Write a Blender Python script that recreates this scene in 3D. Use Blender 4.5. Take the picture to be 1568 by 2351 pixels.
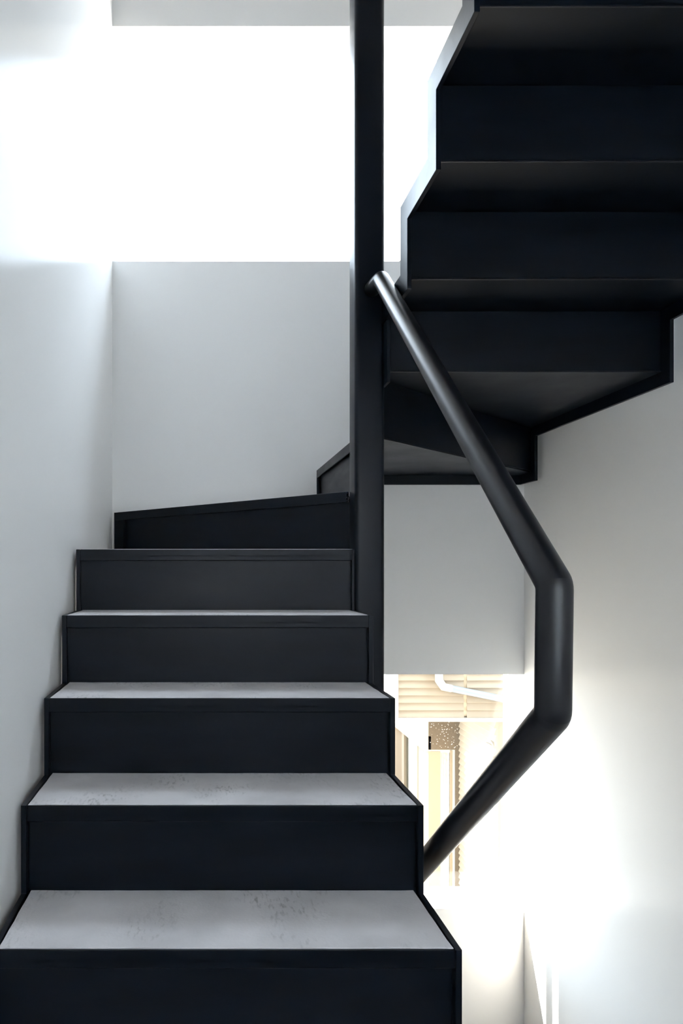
import bpy, bmesh, math, random
from mathutils import Vector, Matrix
random.seed(7)
for o in list(bpy.data.objects): bpy.data.objects.remove(o)
S = bpy.context.scene
COL = S.collection

# ------------------------------------------------------------------ camera
ZC = 2.96                       # eye height above the stairwell floor
FPX = 1567.0                    # focal length in pixels of the 1568 x 2351 frame
cam = bpy.data.cameras.new('camera')
cam.sensor_fit = 'HORIZONTAL'; cam.sensor_width = 36.0
cam.lens = 36.0 * FPX / 1568.0
cam.shift_x = (784.0 - 462.0) / 1568.0
cam.shift_y = (1305.0 - 1175.5) / 1568.0
cam.clip_start = 0.02
co = bpy.data.objects.new('camera', cam); COL.objects.link(co)
co.location = (0, 0, ZC); co.rotation_euler = (math.radians(90), 0, 0)
S.camera = co

# ------------------------------------------------------------------ light
SKY = 2.65
W = bpy.data.worlds.new('sky'); S.world = W; W.use_nodes = True
bg = W.node_tree.nodes['Background']
bg.inputs[0].default_value = (0.74, 0.87, 1.0, 1); bg.inputs[1].default_value = SKY
sd = bpy.data.lights.new('sun_offscreen', 'SUN'); sd.energy = 17.0; sd.angle = math.radians(0.6); sd.color = (1.0, 0.93, 0.82)
sun = bpy.data.objects.new('sun_offscreen', sd); COL.objects.link(sun)
sun.rotation_euler = Vector((1.967, -1.0, -2.25)).to_track_quat('-Z', 'Y').to_euler()
sun.location = (-6, 8, 12)
S.view_settings.view_transform = 'Standard'; S.view_settings.look = 'None'
S.view_settings.gamma = 1.0; S.view_settings.use_curve_mapping = False
S.view_settings.exposure = 2.45

# ------------------------------------------------------------------ materials
def mat(name, base, rough=0.5, metal=0.0, spec=0.5, coat=0.0, coat_rough=0.1, vary=0.0, vscale=6.0, stretch=(1, 1, 1),
        bump=0.0, bscale=80.0, bump2=0.0, b2scale=8.0, rvary=0.0):
    m = bpy.data.materials.new(name); m.use_nodes = True
    nt = m.node_tree; n = nt.nodes; L = nt.links; p = n['Principled BSDF']
    p.inputs['Base Color'].default_value = (*base, 1); p.inputs['Roughness'].default_value = rough
    p.inputs['Metallic'].default_value = metal; p.inputs['Specular IOR Level'].default_value = spec
    p.inputs['Coat Weight'].default_value = coat; p.inputs['Coat Roughness'].default_value = coat_rough
    tc = n.new('ShaderNodeTexCoord'); mp = n.new('ShaderNodeMapping'); L.new(tc.outputs['Object'], mp.inputs[0])
    mp.inputs['Scale'].default_value = stretch
    if vary or rvary:
        t = n.new('ShaderNodeTexNoise'); t.inputs['Scale'].default_value = vscale; t.inputs['Detail'].default_value = 6
        L.new(mp.outputs[0], t.inputs['Vector'])
        if vary:
            r = n.new('ShaderNodeMapRange'); L.new(t.outputs['Fac'], r.inputs[0])
            r.inputs[1].default_value = .3; r.inputs[2].default_value = .7
            r.inputs[3].default_value = 1 - vary; r.inputs[4].default_value = 1 + vary
            mx = n.new('ShaderNodeVectorMath'); mx.operation = 'SCALE'; mx.inputs[0].default_value = base
            L.new(r.outputs[0], mx.inputs['Scale']); L.new(mx.outputs[0], p.inputs['Base Color'])
        if rvary:
            r = n.new('ShaderNodeMapRange'); L.new(t.outputs['Fac'], r.inputs[0])
            r.inputs[1].default_value = .3; r.inputs[2].default_value = .7
            r.inputs[3].default_value = rough - rvary; r.inputs[4].default_value = rough + rvary
            L.new(r.outputs[0], p.inputs['Roughness'])
    prev = None
    for st, sc in ((bump, bscale), (bump2, b2scale)):
        if st:
            t = n.new('ShaderNodeTexNoise'); t.inputs['Scale'].default_value = sc; t.inputs['Detail'].default_value = 3
            L.new(mp.outputs[0], t.inputs['Vector'])
            b = n.new('ShaderNodeBump'); b.inputs['Strength'].default_value = st; b.inputs['Distance'].default_value = 0.002 if sc > 20 else 0.01
            L.new(t.outputs['Fac'], b.inputs['Height'])
            if prev: L.new(prev.outputs[0], b.inputs['Normal'])
            prev = b
    if prev:
        L.new(prev.outputs[0], p.inputs['Normal'])
        if coat: L.new(prev.outputs[0], p.inputs['Coat Normal'])
    return m

def glass_mat(name, tint=(1, 1, 1), amount=0.06):
    m = bpy.data.materials.new(name); m.use_nodes = True
    nt = m.node_tree; n = nt.nodes; L = nt.links; n.remove(n['Principled BSDF'])
    t = n.new('ShaderNodeBsdfTransparent'); t.inputs[0].default_value = (*tint, 1)
    g = n.new('ShaderNodeBsdfGlossy'); g.inputs['Roughness'].default_value = 0.02
    mx = n.new('ShaderNodeMixShader'); mx.inputs[0].default_value = amount
    L.new(t.outputs[0], mx.inputs[1]); L.new(g.outputs[0], mx.inputs[2])
    L.new(mx.outputs[0], n['Material Output'].inputs[0])
    return m

M = {}
M['wall'] = mat('semi_gloss_white_paint', (0.84, 0.835, 0.825), 0.6, spec=0.0, coat=0.2, coat_rough=0.17, bump=0.05, bscale=420, bump2=0.02, b2scale=3)
M['wall_back'] = mat('matt_white_paint', (0.84, 0.835, 0.825), 0.6, bump=0.03, bscale=300)
M['ceiling'] = mat('ceiling_paint', (0.80, 0.795, 0.785), 0.7, bump=0.03, bscale=300)
M['floor'] = mat('dark_floor', (0.09, 0.075, 0.065), 0.45, vary=0.1)
M['steel'] = mat('black_painted_steel', (0.003, 0.0055, 0.0105), 0.36, spec=0.20, vary=0.25, vscale=5, rvary=0.05, bump=0.05, bscale=160, bump2=0.06, b2scale=9)
M['steel_riser'] = mat('brushed_black_paint', (0.003, 0.0055, 0.0105), 0.38, spec=0.20, vary=0.3, vscale=4, stretch=(1, 1, 5), rvary=0.06, bump=0.04, bscale=120, bump2=0.05, b2scale=7)
M['steel_tube'] = mat('satin_black_tube', (0.006, 0.007, 0.010), 0.32, spec=0.4)
M['mortar'] = mat('grey_mortar', (0.66, 0.64, 0.655), 0.75, spec=0.3, vary=0.13, vscale=7, bump=0.25, bscale=170)
M['panelling'] = mat('dark_panelling', (0.06, 0.05, 0.045), 0.6)
M['pale_floor'] = mat('pale_oak_floor', (0.62, 0.52, 0.40), 0.45, vary=0.08)
M['facade'] = mat('charcoal_facade', (0.10, 0.10, 0.10), 0.8)
def add_wear(m, base):
    nt = m.node_tree; n = nt.nodes; L = nt.links; p = n['Principled BSDF']
    src = p.inputs['Base Color'].links[0].from_socket
    tc = n.new('ShaderNodeTexCoord'); mp = n.new('ShaderNodeMapping'); mp.inputs['Scale'].default_value = (3.0, 1.0, 1.0)
    L.new(tc.outputs['Object'], mp.inputs[0])
    a = n.new('ShaderNodeTexNoise'); a.inputs['Scale'].default_value = 45; a.inputs['Detail'].default_value = 5; L.new(mp.outputs[0], a.inputs[0])
    b = n.new('ShaderNodeTexNoise'); b.inputs['Scale'].default_value = 6; b.inputs['Detail'].default_value = 2; L.new(tc.outputs['Object'], b.inputs[0])
    ra = n.new('ShaderNodeMapRange'); ra.inputs[1].default_value = .52; ra.inputs[2].default_value = .68; L.new(a.outputs['Fac'], ra.inputs[0])
    rb = n.new('ShaderNodeMapRange'); rb.inputs[1].default_value = .50; rb.inputs[2].default_value = .68; L.new(b.outputs['Fac'], rb.inputs[0])
    mu = n.new('ShaderNodeMath'); mu.operation = 'MULTIPLY'; L.new(ra.outputs[0], mu.inputs[0]); L.new(rb.outputs[0], mu.inputs[1])
    mx = n.new('ShaderNodeMix'); mx.data_type = 'RGBA'; L.new(mu.outputs[0], mx.inputs['Factor'])
    L.new(src, mx.inputs[6]); mx.inputs[7].default_value = (*[c * .70 for c in base], 1)
    L.new(mx.outputs[2], p.inputs['Base Color'])
add_wear(M['mortar'], (0.60, 0.585, 0.60))
M['frame'] = mat('window_frame_aluminium', (0.55, 0.55, 0.55), 0.4, metal=0.6)
M['tinted_glass'] = glass_mat('tinted_glass', (.88, .88, .87), .015)
M['glass'] = glass_mat('clear_glass')

def sheer_mat(name, col):
    m = bpy.data.materials.new(name); m.use_nodes = True
    n = m.node_tree.nodes; n.remove(n['Principled BSDF'])
    t = n.new('ShaderNodeBsdfTranslucent'); t.inputs[0].default_value = (*col, 1)
    m.node_tree.links.new(t.outputs[0], n['Material Output'].inputs[0]); return m
M['sheer'] = sheer_mat('added_diffuser_cloth', (0.75, 0.75, 0.75))  # translucent sheet added to dim the window behind the camera

# ------------------------------------------------------------------ mesh helpers
def obj(name, verts, faces, m, parent=None, bevel=0.0, seg=2, smooth=False):
    me = bpy.data.meshes.new(name); me.from_pydata([tuple(v) for v in verts], [], faces)
    bm = bmesh.new(); bm.from_mesh(me); bmesh.ops.recalc_face_normals(bm, faces=bm.faces); bm.to_mesh(me); bm.free()
    me.materials.append(M[m])
    if smooth:
        for p in me.polygons: p.use_smooth = True
    o = bpy.data.objects.new(name, me); COL.objects.link(o)
    if parent: o.parent = parent
    if bevel:
        b = o.modifiers.new('bevel', 'BEVEL'); b.width = bevel; b.segments = seg; b.limit_method = 'ANGLE'
        b.harden_normals = False
    return o

class MB:
    """collects boxes and prisms that make ONE piece"""
    def __init__(s): s.v = []; s.f = []
    def box(s, x0, x1, y0, y1, z0, z1):
        return s.prism([(x0, y0), (x1, y0), (x1, y1), (x0, y1)], 'z', z0, z1)
    def prism(s, poly, axis, a, b):
        k = len(s.v); n = len(poly)
        for t in (a, b):
            for (p, q) in poly:
                s.v.append({'z': (p, q, t), 'x': (t, p, q), 'y': (p, t, q)}[axis])
        s.f.append(list(range(k, k + n))[::-1]); s.f.append(list(range(k + n, k + 2 * n)))
        for i in range(n):
            j = (i + 1) % n
            s.f.append([k + i, k + j, k + n + j, k + n + i])
        return s
    def build(s, name, m, parent=None, bevel=0.0, **kw): return obj(name, s.v, s.f, m, parent, bevel, **kw)

def tag(o, label, cat, group=None):
    o['label'] = label; o['category'] = cat
    if group: o['group'] = group
    return o
def structure(o, label=None):
    o['kind'] = 'structure'
    if label: o['label'] = label
    return o
def empty(name, loc=(0, 0, 0)):
    o = bpy.data.objects.new(name, None); COL.objects.link(o); o.empty_display_size = .1; o.location = loc
    return o
def adopt(o, root):              # parent keeping world placement (meshes are written in world coordinates)
    o.parent = root; o.matrix_parent_inverse = Matrix.Translation(root.location).inverted()
    return o

def tube_mesh(path, r, n=28, start_n=None, end_n=None):
    """round tube with mitred corners; start_n / end_n are the planes of the ends"""
    P = []
    for i, p in enumerate(path):
        p = Vector(p)
        if i and (p - P[-1]).length > .12:
            a = P[-1]; k = int((p - a).length / .06)
            P += [a.lerp(p, j / k) for j in range(1, k)]
        P.append(p)
    K = len(P)
    v = []; f = []
    dirs = [(P[i + 1] - P[i]).normalized() for i in range(K - 1)]
    ref = Vector((1, 0, 0))
    d0 = dirs[0]; u = (ref - d0 * ref.dot(d0))
    if u.length < .2: u = Vector((0, 1, 0)) - d0 * d0.y
    u.normalize(); w = d0.cross(u)
    ring = [P[0] + (u * math.cos(2 * math.pi * i / n) + w * math.sin(2 * math.pi * i / n)) * r for i in range(n)]
    def proj(ring, d, p, nrm): return [q + d * ((p - q).dot(nrm) / d.dot(nrm)) for q in ring]
    ring = proj(ring, d0, P[0], Vector(start_n) if start_n else d0)
    v += ring
    for i in range(1, K):
        d = dirs[i - 1]
        nrm = (Vector(end_n) if end_n else d) if i == K - 1 else (dirs[i - 1] + dirs[i]).normalized()
        ring = proj(ring, d, P[i], nrm); v += ring
        a = (i - 1) * n; b = i * n
        for j in range(n):
            k = (j + 1) % n; f.append([a + j, a + k, b + k, b + j])
    f.append(list(range(n))[::-1]); f.append(list(range((K - 1) * n, K * n)))
    return v, f

# ------------------------------------------------------------------ the stairwell shell
XL, XR = -0.401, 1.4565          # inner faces of the side walls
YB, YO = 3.08, 3.245             # inner and outer face of the back wall
YF = -1.0                        # wall behind the camera
H = 6.3
GZ = ZC - 5.75                   # ground outside
def z(rel): return ZC + rel
U0, U1 = z(1.386), z(2.447)      # upper window
L0, L1 = z(-1.535), z(-0.478)    # lower window
LX = 0.5615                      # left jamb of the lower window
structure(MB().box(XL - .15, XL, YF - .15, YO, -.15, H + .15).build('wall_left', 'wall'))
structure(MB().box(XR, XR + .15, YF - .15, YO, -.15, H + .15).build('wall_right', 'wall'))
wb = MB()
wb.box(XL, XR, YB, YO, U1, H + .15)
wb.box(XL, XR, YB, YO, L1, U0)
wb.box(XL, LX, YB, YO, L0, L1)
wb.box(XL, XR, YB, YO, -.15, L0)
structure(wb.build('wall_back', 'wall_back'))
# wall behind the camera, with a window behind an added diffusing sheet
FX0, FX1, FZ0, FZ1 = XL + .08, XR - .08, z(-.40), z(.95)
wf = MB()
wf.box(XL, XR, YF - .15, YF, FZ1, H + .15); wf.box(XL, XR, YF - .15, YF, -.15, FZ0)
wf.box(XL, FX0, YF - .15, YF, FZ0, FZ1); wf.box(FX1, XR, YF - .15, YF, FZ0, FZ1)
structure(wf.build('wall_front', 'panelling'))
# street face of the same building, left and right of the stairwell
fc = MB()
fc.box(-7, XL - .15, YO - .2, YO, GZ, z(6)); fc.box(XR + .15, 9, YO - .2, YO, GZ, z(6)); fc.box(XL - .15, XR + .15, YO - .2, YO, H + .15, z(6)); fc.box(XL - .15, XR + .15, YO - .2, YO, GZ, -.15)
structure(fc.build('wall_outside', 'facade'))
structure(MB().box(-7, 9, YO, YO + 2.0, z(5.8), z(6.0)).build('added_sun_shade_1', 'facade'), 'added unseen overhang that keeps sun off the upper window')  # slab added out of view to block direct sun from the upper window
structure(MB().box(XL, XR, YF, YB, -.15, 0).build('floor', 'pale_floor'))

def window(name, x0, x1, z0, z1, y, mull=None, glass='glass'):
    w = empty(name, ((x0 + x1) / 2, y, z0)); w['kind'] = 'structure'
    f = MB(); t = .06; d0, d1 = y, y + .05
    f.box(x0 - t, x1 + t, d0, d1, z1, z1 + t); f.box(x0 - t, x1 + t, d0, d1, z0 - t, z0)
    f.box(x0 - t, x0, d0, d1, z0, z1); f.box(x1, x1 + t, d0, d1, z0, z1)
    adopt(f.build('window_frame', 'frame'), w)
    if mull: adopt(MB().box(mull[0], mull[1], d0, d1, z0, z1).build('mullion', 'frame'), w)
    adopt(MB().box(x0 - .01, x1 + .01, y + .02, y + .026, z0 - .01, z1 + .01).build('pane', glass), w)
    return w
window('window_1', XL, XR, U0, U1, YO)
window('window_2', LX - .10, XR, L0, L1 + .12, YO, (.630, .658), 'tinted_glass')
w3 = window('window_front_offscreen', FX0, FX1, FZ0, FZ1, YF - .20)
adopt(MB().box(FX0 - .03, FX1 + .03, YF + .01, YF + .012, FZ0 - .03, FZ1 + .04).build('added_diffuser', 'sheer'), w3)  # unseen sheet, added to dim and spread this window's light

structure(MB().box(XL, XR, YF, YB, H, H + .15).build('ceiling', 'ceiling'))

# ------------------------------------------------------------------ staircase
SX0, SX1 = -0.3885, 0.4795       # outer faces of the lower flight's stringers
UX0, UX1 = 0.556, 1.432          # outer faces of the upper flight's stringers
T = 0.012; BAND = 0.065; LIP = 0.035; PL = 0.0045; REC = 0.016
R = 0.19
G0, G1 = 0.2163, 0.226
def zt(n): return z(-0.701 + R * n)
def NL(n): return 1.254 + G0 * n
def NU(n): return 2.133 - G1 * (n - 8)
PX0, PX1, PY0, PY1 = 0.475, 0.567, 2.105, 2.197     # the post

# landing the lower flight starts from, and floor the upper flight leads to
structure(MB().box(XL, .47, YF, NL(-3) + .004, zt(-4) - .16, zt(-4)).build('floor_landing', 'floor'))
structure(MB().box(.60, XR, YF, NU(14) - .0165, zt(14) - .19, zt(14) - .002).build('floor_upper', 'floor'))

stair = empty('staircase', (0.05, NL(-3), zt(-4)))
tag(stair, 'black painted steel half-turn staircase with grey mortar treads', 'staircase')

def rough_outline(poly, step=.03, jit=.0016):
    out = []
    for i in range(len(poly)):
        a = Vector(poly[i]); b = Vector(poly[(i + 1) % len(poly)]); L = (b - a).length
        k = max(1, int(L / step)); nrm = Vector((-(b - a).y, (b - a).x)).normalized()
        for j in range(k):
            p = a.lerp(b, j / k)
            if j: p += nrm * random.uniform(0, jit)
            out.append((p.x, p.y))
    return out
def inset(poly, d):
    n = len(poly); P = [Vector(p) for p in poly]; out = []
    for i in range(n):
        a, b, c = P[i - 1], P[i], P[(i + 1) % n]
        e0 = (b - a).normalized(); e1 = (c - b).normalized()
        n0 = Vector((-e0.y, e0.x)); n1 = Vector((-e1.y, e1.x))
        k = (n0 + n1); k /= max(.35, k.dot(n0))
        out.append(tuple(b + k * d))
    return out

def step(n, p, q, m, plate, infill=None, riser_from=None, edge=None):
    """p-q nosing line, m the way up the stair, plate the tread's outline (counter-clockwise)"""
    p = Vector(p); q = Vector(q); m = Vector(m).normalized(); t = zt(n)
    def strip(a, b, pp=p, qq=q): return [tuple(pp + m * a), tuple(qq + m * a), tuple(qq + m * b), tuple(pp + m * b)]
    tr = MB()
    tr.prism(plate, 'z', t - .0235, t - .017)
    tr.prism(strip(0, PL), 'z', t - LIP, t)
    o = adopt(tr.build('tread', 'steel', bevel=.0021, seg=4), stair)
    inf = rough_outline(infill if infill else inset(plate, .0245))
    io = MB().prism(inf, 'z', t - .017, t + .0012).build('mortar_infill', 'mortar', bevel=.001, seg=1)
    io.parent = o; io['label'] = 'grey mortar filling of the tread'
    if edge:
        a, b, d = Vector(edge[0]), Vector(edge[1]), Vector(edge[2]).normalized()
        eo = MB().prism([tuple(a - d * .003), tuple(b - d * .003), tuple(b + d * .0008), tuple(a + d * .0008)], 'z', t - .0242, t - .0205).build('back_edge', 'steel_tube', bevel=.0016, seg=4)
        eo.parent = o
    z0 = (zt(n - 1) if riser_from is None else riser_from) - .017
    adopt(MB().prism(strip(REC, REC + PL), 'z', z0, t - .0236).build('riser', 'steel_riser', bevel=.0006, seg=1), stair)

BK = REC + PL + .006             # how far a tread plate runs on behind the next riser
# lower flight
xi0, xi1 = SX0 + T, SX1 - T
for n in range(-3, 4):
    y0, y1 = NL(n), NL(n + 1) + BK
    step(n, (xi0, y0), (xi1, y0), (0, 1), [(xi0, y0), (xi1, y0), (xi1, y1), (xi0, y1)],
         [(xi0 + .002, y0 + PL), (xi1 - .002, y0 + PL), (xi1 - .006, NL(n + 1) + REC - .001), (xi0 + .006, NL(n + 1) + REC - .001)])
# winders
YS = 3.045                       # front face of the back stringer
P5 = (PX0, 2.204); Q5 = (-.386, YS)
m5 = Vector((Q5[1] - P5[1], -(Q5[0] - P5[0]))).normalized()
if m5.y < 0: m5 = -m5
y4 = NL(4)
def back(p, d): return (p[0] + m5.x * d, p[1] + m5.y * d)
step(4, (xi0, y4), (PX0 - .002, y4), (0, 1), [(xi0, y4), (PX0, y4), back(P5, BK), back(Q5, BK)],
     [(xi0 + .002, y4 + PL), (PX0 - .004, y4 + PL), back(P5, REC - .001), back(Q5, REC - .001)])
X6 = .5165
step(5, P5, Q5, m5, [P5, (X6 + BK, P5[1]), (X6 + BK, YS), Q5])
P7 = (PX1 - .01, 2.204); Q7 = (1.42, 2.97)
m7 = Vector((Q7[1] - P7[1], -(Q7[0] - P7[0]))).normalized()
if m7.y > 0: m7 = -m7
def back7(p, d): return (p[0] + m7.x * d, p[1] + m7.y * d)
step(6, (X6, P5[1]), (X6, YS), (1, 0), [(X6, P5[1]), back7(P7, BK), (1.42, back7(Q7, BK)[1]), (1.42, YS), (X6, YS)], edge=(back7(P7, BK), (1.418, back7(Q7, BK)[1]), m7))
y8 = NU(8) - BK
step(7, P7, Q7, m7, [P7, (PX1, y8), (1.42, y8), Q7], edge=((PX1 + .008, y8), (1.418, y8), (0, -1)))
# upper flight
ui0, ui1 = UX0 + T, UX1 - T
for n in range(8, 14):
    y0, y1 = NU(n), NU(n + 1) - BK
    yr = NU(n + 1) - REC + .001
    step(n, (ui0, y0), (ui1, y0), (0, -1), [(ui0, y1), (ui1, y1), (ui1, y0), (ui0, y0)],
         [(ui0 + .002, yr), (ui1 - .002, yr), (ui1 - .002, y0 - PL), (ui0 + .002, y0 - PL)], edge=((ui0, y1), (ui1, y1), (0, -1)))
adopt(MB().box(ui0, ui1, NU(14) - REC - PL, NU(14) - REC, zt(13) - .017, zt(14) - .0236).build('riser', 'steel_riser'), stair)

def zigzag(start, noses, sgn, end, first_z):
    """outline of a stepped plate: noses = [(position, tread height)...]"""
    top = [(start, first_z)]; low = [(start, first_z - BAND)]; zc = first_z
    for (s, h) in noses:
        top += [(s, zc), (s, h)]
        low += [(s + sgn * BAND, zc - BAND), (s + sgn * BAND, h - BAND)]
        zc = h
    top.append((end, zc)); low.append((end, zc - BAND))
    if not noses or abs(start - noses[0][0]) < 1e-6: top = top[1:]
    return top + low[::-1]
def stringer(poly, axis, a, b): return adopt(MB().prism(poly, axis, a, b).build('stringer', 'steel', bevel=.0012), stair)
low_noses = [(NL(n), zt(n)) for n in range(-3, 5)]
def flight(noses, sgn, end, zfirst):
    top = []; low = []; zc = zfirst
    s0 = noses[0][0]
    top.append((s0, zc)); low.append((s0 + sgn * BAND, zc))
    for i, (s, h) in enumerate(noses):
        if i: top.append((s, zc)); low.append((s + sgn * BAND, zc - BAND))
        top.append((s, h)); low.append((s + sgn * BAND, h - BAND)); zc = h
    top.append((end, zc)); low.append((end, zc - BAND))
    return top + low[::-1]
stringer(flight(low_noses, 1, YS + .01, zt(-4) - .01), 'x', SX0, SX0 + T)
stringer(flight(low_noses, 1, PY0 + .05, zt(-4) - .01), 'x', SX1 - T, SX1)
# back stringer, along the back wall
bk = [(SX0, zt(4) - BAND), (SX0, zt(5)), (X6, zt(5)), (X6, zt(6)), (UX1, zt(6)), (UX1, zt(6) - BAND), (X6 + BAND, zt(6) - BAND),
      (X6 + BAND, zt(5) - BAND), (SX0 + BAND, zt(5) - BAND), (SX0 + BAND, zt(4) - BAND)]
stringer(bk, 'y', YS, YS + T)
# edge plate at the wall end of the corner riser
u5 = (Vector(P5) - Vector(Q5)).normalized(); e0 = Vector(Q5); e1 = e0 + u5 * .062
stringer([tuple(e0), tuple(e1), tuple(e1 + m5 * .011), tuple(e0 + m5 * .011)], 'z', zt(4) + .0015, zt(5) - LIP)
# right stringer of the upper flight, along the right wall
up = [(NU(n), zt(n)) for n in range(8, 14)]
rt = [(YS + T, zt(6)), (Q7[1], zt(6)), (Q7[1], zt(7))]; rl = [(YS + T, zt(6) - BAND), (Q7[1] - BAND, zt(6) - BAND), (Q7[1] - BAND, zt(7) - BAND)]
zc = zt(7)
for (s, h) in up:
    rt += [(s, zc), (s, h)]; rl += [(s - BAND, zc - BAND), (s - BAND, h - BAND)]; zc = h
rt.append((NU(14), zc)); rl.append((NU(14), zc - BAND))
stringer(rt + rl[::-1], 'x', UX1 - T, UX1)
lt = [(PY0 + .01, zt(8))]; ll = [(PY0 + .01, zt(8) - BAND)]; zc = zt(8)
for (s, h) in up[1:]:
    lt += [(s, zc), (s, h)]; ll += [(s - BAND, zc - BAND), (s - BAND, h - BAND)]; zc = h
lt.append((NU(14), zc)); ll.append((NU(14), zc - BAND))
stringer(lt + ll[::-1], 'x', UX0, UX0 + T)
# plate closing the eighth riser against the post
stringer([(NU(8) - BAND, zt(7) - BAND), (NU(8), zt(7) - BAND), (NU(8), zt(8) - .01), (NU(8) - BAND, zt(8) - .01)], 'x', PX1 - .004, PX1 + .006)

# weld beads
def bead(name, a, b, r, k, parent):
    bm = bmesh.new()
    for i in range(k):
        c = Vector(a).lerp(Vector(b), (i + .5) / k) + Vector([random.uniform(-.3, .3) * r for _ in range(3)])
        bmesh.ops.create_icosphere(bm, subdivisions=2, radius=r * random.uniform(.8, 1.2), matrix=Matrix.Translation(c))
    me = bpy.data.meshes.new(name); bm.to_mesh(me); bm.free(); me.materials.append(M['steel'])
    for p in me.polygons: p.use_smooth = True
    o = bpy.data.objects.new(name, me); COL.objects.link(o); return adopt(o, parent)
bead('weld_bead', (PX0 - .004, 2.199, zt(5) - .003), (PX0 - .004, 2.199, zt(5) - LIP), .0045, 7, stair)
bead('weld_bead', (X6 + .012, YS - .001, zt(5)), (X6 + .012, YS - .001, zt(6) - LIP), .0025, 26, stair)

# ------------------------------------------------------------------ post
def rounded_rect(x0, x1, y0, y1, r, k=7):
    out = []
    for (cx, cy, a0) in ((x1 - r, y1 - r, 0), (x0 + r, y1 - r, 90), (x0 + r, y0 + r, 180), (x1 - r, y0 + r, 270)):
        for i in range(k):
            a = math.radians(a0 + 90 * i / (k - 1)); out.append((cx + r * math.cos(a), cy + r * math.sin(a)))
    return out
post = MB().prism(rounded_rect(PX0, PX1, PY0, PY1, .014), 'z', 0, H).build('steel_post', 'steel')
for p in post.data.polygons: p.use_smooth = len(p.vertices) == 4
post.data.set_sharp_from_angle(angle=math.radians(40)) if hasattr(post.data, 'set_sharp_from_angle') else None
tag(post, 'square black steel post with rounded corners rising between the two flights', 'post')

# ------------------------------------------------------------------ handrail
RAD = .0243
def px(x, y, d): return Vector(((x - 462) / FPX * d, d, ZC + (1305 - y) / FPX * d))
A0 = Vector((.527, PY0 + .004, z(.862))); A1 = Vector((.535, 2.03, z(.860)))
B = px(1273, 1342, .965); Cc = px(1269, 1640, .965)
D1 = Vector((.524, PY0 + .004, z(-1.107)))
def fillet(pts, r, k=5):
    out = [pts[0]]; mid = []
    for i in range(1, len(pts) - 1):
        a, b, c = pts[i - 1], pts[i], pts[i + 1]
        d0 = (a - b).normalized(); d1 = (c - b).normalized()
        for j in range(k):
            t = j / (k - 1); p0 = b + d0 * r; p1 = b + d1 * r
            out.append((1 - t) ** 2 * p0 + 2 * t * (1 - t) * b + t * t * p1)
            if j == k // 2: mid.append(len(out) - 1)
    out.append(pts[-1]); return out, mid
path, mid = fillet([A0, A1, B, Cc, D1], .010)
rail = empty('handrail', tuple(D1)); tag(rail, 'bent black steel tube handrail welded to the square post', 'handrail')
cuts = [(0, mid[1]), (mid[1], mid[2]), (mid[2], len(path) - 1)]
for (i, j), nm in zip(cuts, ('rail', 'upright', 'rail')):
    seg = path[i:j + 1]
    def nrm(k): return (((path[k + 1] - path[k]).normalized() + (path[k] - path[k - 1]).normalized()).normalized()
                        if 0 < k < len(path) - 1 else Vector((0, 1, 0)))
    v, f = tube_mesh(seg, RAD, 32, nrm(i), nrm(j))
    o = adopt(obj(nm, v, f, 'steel_tube', smooth=True), rail)
    o.data.set_sharp_from_angle(angle=math.radians(35))

# ------------------------------------------------------------------ neighbour's house beyond the lower window
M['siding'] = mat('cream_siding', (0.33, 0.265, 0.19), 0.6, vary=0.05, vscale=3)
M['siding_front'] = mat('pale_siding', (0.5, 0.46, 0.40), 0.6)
M['stucco'] = mat('brown_stucco', (0.12, 0.092, 0.062), 0.85, vary=0.15, vscale=30, bump=0.4, bscale=60)
M['white_trim'] = mat('white_trim', (0.42, 0.385, 0.33), 0.5)
M['joint'] = mat('brown_joint', (0.42, 0.33, 0.22), 0.7)
M['grey_metal'] = mat('grey_gutter', (0.24, 0.27, 0.31), 0.45, metal=0.0)
M['sash'] = mat('bronze_sash', (0.25, 0.20, 0.14), 0.45)
M['green_sash'] = mat('grey_green_sash', (0.42, 0.46, 0.44), 0.45)
M['curtain'] = mat('white_curtain', (0.80, 0.78, 0.74), 0.8)
M['blind'] = mat('grey_blind', (0.20, 0.20, 0.21), 0.7)
M['pane'] = glass_mat('house_glass', (.92, .95, .95), .12)
M['side_wall'] = mat('tan_render', (0.33, 0.265, 0.19), 0.8)
M['roof'] = mat('brown_roof', (0.28, 0.17, 0.09), 0.7)
M['ground'] = mat('pale_ground', (0.22, 0.21, 0.19), 0.8, vary=0.1, vscale=1)
M['white_speck'] = mat('white_grit', (0.85, 0.8, 0.72), 0.6)
structure(MB().box(-60, 60, -60, 60, GZ - .2, GZ).build('ground', 'ground'), 'pale ground outside')
AY, AX0, AZ0, AZ1 = 9.2, 2.65, z(-2.01), z(3.75)
BX, BY0, CY = 4.295, 9.95, 11.33
S1X = 3.77
house = empty('neighbour_house', (4.5, 11, GZ))
tag(house, 'cream clapboard house next door seen through the lower window', 'house')
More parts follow.
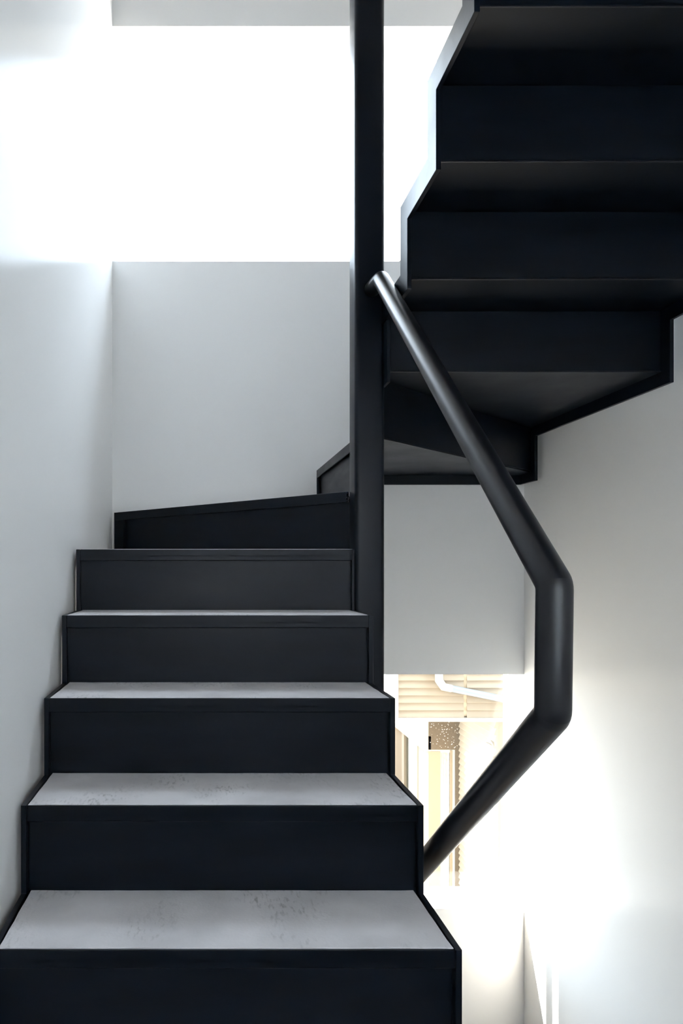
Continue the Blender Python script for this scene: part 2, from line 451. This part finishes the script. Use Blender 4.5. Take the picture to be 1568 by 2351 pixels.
# upper wall facing the stairwell
aw = adopt(MB().box(AX0, 8, AY + .03, AY + .25, AZ0, AZ1).build('upper_wall', 'siding'), house)
JX = 3.558
def board_mesh(name, length, lap, m, tilt=.034, thick=.006):
    # runs along +x, front towards -y, tapered lap section
    sec = [(0.03, 0), (-.004 - tilt * .6, 0), (-.004 - tilt * .6, .008), (0.004, lap), (0.03, lap)]
    b = MB().prism([(y, zz) for (y, zz) in sec], 'x', 0, length)
    me = b.build(name, m).data
    o = [q for q in bpy.data.objects if q.data == me][0]; bpy.data.objects.remove(o)
    return me
me_l = board_mesh('siding_board', JX - .02 - AX0, .1, 'siding'); me_r = board_mesh('siding_board', 8 - JX - .02, .1, 'siding')
for i in range(57):
    for me, x in ((me_l, AX0), (me_r, JX + .02)):
        o = bpy.data.objects.new('siding_board', me); COL.objects.link(o); o.location = (x, AY + .01, AZ0 + .1 * i)
        o.parent = aw; o.matrix_parent_inverse = Matrix.Translation(house.location).inverted() @ Matrix.Identity(4)
        o.matrix_parent_inverse = aw.matrix_parent_inverse.inverted() @ Matrix.Translation(house.location).inverted()
j = MB().box(JX - .02, JX + .02, AY + .004, AY + .03, AZ0 + .02, AZ1).build('joint_strip', 'joint'); j.parent = aw
adopt(MB().box(AX0 - .17, AX0, AY - .03, AY + .25, AZ0 - .05, AZ1).build('corner_board', 'white_trim', bevel=.004), house)
adopt(MB().box(AX0 - .02, 8, AY - .04, AY + .25, AZ0 - .05, AZ0).build('base_trim', 'white_trim', bevel=.004), house)
# upper floor behind that wall, and roof
adopt(MB().box(3.47, 8, AY + .25, 14.5, AZ0 - .02, AZ1).build('upper_floor', 'stucco'), house)
rf = MB(); rx0 = 2.45
rf.prism([(rx0, z(3.86)), (5.3, z(6.1)), (8.2, z(3.98)), (8.2, z(3.83)), (5.3, z(5.95)), (rx0, z(3.74))], 'y', AY - .5, 15)
adopt(rf.build('roof', 'roof'), house)
adopt(MB().prism([(AX0, AZ1), (8, AZ1), (8, z(3.85)), (5.3, z(5.9)), (AX0, z(3.85))], 'y', AY + .03, 14.5).build('gable', 'siding'), house)
# ground floor: three wall faces stepping towards the stairwell
c = MB(); c.box(S1X, BX, CY, CY + .2, z(-3.01), AZ0 - .02); c.box(4.215, BX, CY, CY + .2, GZ, z(-3.01))
stw = adopt(c.build('stucco_wall', 'stucco'), house)
s1 = MB(); s1.box(S1X, S1X + .2, 11.33, 11.86, GZ, z(-3.04)); s1.box(S1X, S1X + .2, CY + .2, 14.5, z(-3.04), AZ0 - .02); s1.box(S1X, S1X + .2, 12.80, 14.5, GZ, z(-3.04))
adopt(s1.build('side_wall', 'side_wall'), house)
adopt(MB().box(2.70, 2.80, 12.1, 14.5, GZ, z(-1.9)).build('added_shade_wall', 'side_wall'), house)  # unseen wall added to cast shade on the house's side wall
adopt(MB().box(S1X - .06, S1X + .05, CY - .0, 14.4, z(-3.04), z(-2.78)).build('head_trim', 'white_trim', bevel=.006), house)
bw = adopt(MB().box(BX + .012, BX + .2, BY0 + .02, CY, GZ, AZ0 - .02).build('porch_wall', 'siding'), house)
me_b = board_mesh('siding_board', CY - BY0, .1, 'siding', tilt=.045)
for i in range(37):
    o = bpy.data.objects.new('siding_board', me_b); COL.objects.link(o)
    o.rotation_euler = (0, 0, -math.pi / 2); o.location = (BX + .006, CY, GZ + .02 + .1 * i)
    o.parent = bw; o.matrix_parent_inverse = bw.matrix_parent_inverse.inverted() @ Matrix.Translation(house.location).inverted()
adopt(MB().box(BX + .022, 8, BY0 + .03, BY0 + .2, GZ, AZ0 - .05).build('front_wall', 'siding_front'), house)
# door with curtain in the stucco wall
dr = adopt(MB().box(S1X + .005, 3.815, CY + .01, CY + .06, GZ, z(-3.01)).box(4.16, 4.215, CY + .01, CY + .06, GZ, z(-3.01)).box(3.815, 4.16, CY + .01, CY + .06, z(-3.06), z(-3.01)).build('glazed_door', 'green_sash', bevel=.003), house)
o = MB().box(4.13, 4.165, CY - .005, CY + .05, GZ, z(-3.02)).build('door_stile', 'sash', bevel=.003); o.parent = dr
o = MB().box(3.81, 4.14, CY + .03, CY + .036, GZ, z(-3.05)).build('pane', 'pane'); o.parent = dr
cv = []; cf = []
for i in range(41):
    x = 3.81 + .33 * i / 40; y = CY + .09 + .018 * math.sin(i * 1.3) + .006 * math.sin(i * .5)
    cv += [(x, y, GZ + .05), (x, y, z(-3.03)), (x, y + .003, GZ + .05), (x, y + .003, z(-3.03))]
for i in range(40):
    a = 4 * i; b = a + 4; cf += [[a, b, b + 1, a + 1], [a + 2, a + 3, b + 3, b + 2], [a, a + 2, b + 2, b], [a + 1, b + 1, b + 3, a + 3]]
o = obj('curtain', cv, cf, 'curtain', smooth=True); o.parent = dr
# side window
sw = adopt(MB().box(S1X - .01, S1X + .06, 11.86, 11.92, GZ, z(-3.04)).box(S1X - .01, S1X + .06, 12.66, 12.80, GZ, z(-3.04)).build('side_window', 'sash', bevel=.003), house)
o = MB().box(S1X + .06, S1X + .068, 11.9, 12.70, GZ, z(-3.04)).build('blind', 'blind'); o.parent = sw
o = MB().box(S1X + .03, S1X + .036, 11.9, 12.70, GZ, z(-3.04)).build('pane', 'pane'); o.parent = sw
# vent hood on the porch wall
vb = empty('vent_hood', (BX, 10.07, z(-2.9))); vb.parent = house; vb.matrix_parent_inverse = Matrix.Translation(house.location).inverted()
bpy.data.objects.remove(vb)
hood = MB().prism([(BX, z(-2.60)), (BX - .07, z(-2.57)), (BX - .115, z(-2.62)), (BX - .125, z(-2.86)), (BX - .06, z(-2.90)), (BX, z(-2.90))], 'y', 10.0, 10.14)
ho = adopt(hood.build('vent_hood', 'white_trim', bevel=.02, seg=3), house)
v, f = tube_mesh([(BX - .03, 10.07, z(-2.66)), (BX + .01, 10.07, z(-2.66))], .12, 24)
o = obj('flange', v, f, 'white_trim'); o.parent = ho
# grit in the stucco
bm = bmesh.new()
for i in range(70):
    c0 = Vector((random.uniform(S1X + .03, BX - .03), CY - .001, z(random.uniform(-2.98, -2.5))))
    bmesh.ops.create_icosphere(bm, subdivisions=1, radius=random.uniform(.003, .0085), matrix=Matrix.Translation(c0))
me = bpy.data.meshes.new('grit'); bm.to_mesh(me); bm.free(); me.materials.append(M['white_speck'])
g = bpy.data.objects.new('grit', me); COL.objects.link(g); g['kind'] = 'stuff'; g.parent = stw
# downpipe
dp = [Vector((3.18, AY - .07, z(-.2))), Vector((3.18, AY - .07, z(-1.50))), Vector((3.24, AY - .07, z(-1.585))), Vector((4.12, AY - .07, z(-1.765))), Vector((5.6, AY - .07, z(-2.07)))]
v, f = tube_mesh(dp[:2] + [dp[2]] + [dp[2].lerp(dp[3], .12)], .052, 20); o = adopt(obj('downpipe', v, f, 'white_trim', smooth=True), house); o.data.set_sharp_from_angle(angle=math.radians(40))
o['label'] = 'grey downpipe crossing the upper wall'
v, f = tube_mesh([dp[2].lerp(dp[3], .08), dp[3], dp[4]], .045, 20); k = obj('pipe_run', v, f, 'grey_metal', smooth=True); k.parent = o
k.data.set_sharp_from_angle(angle=math.radians(40))
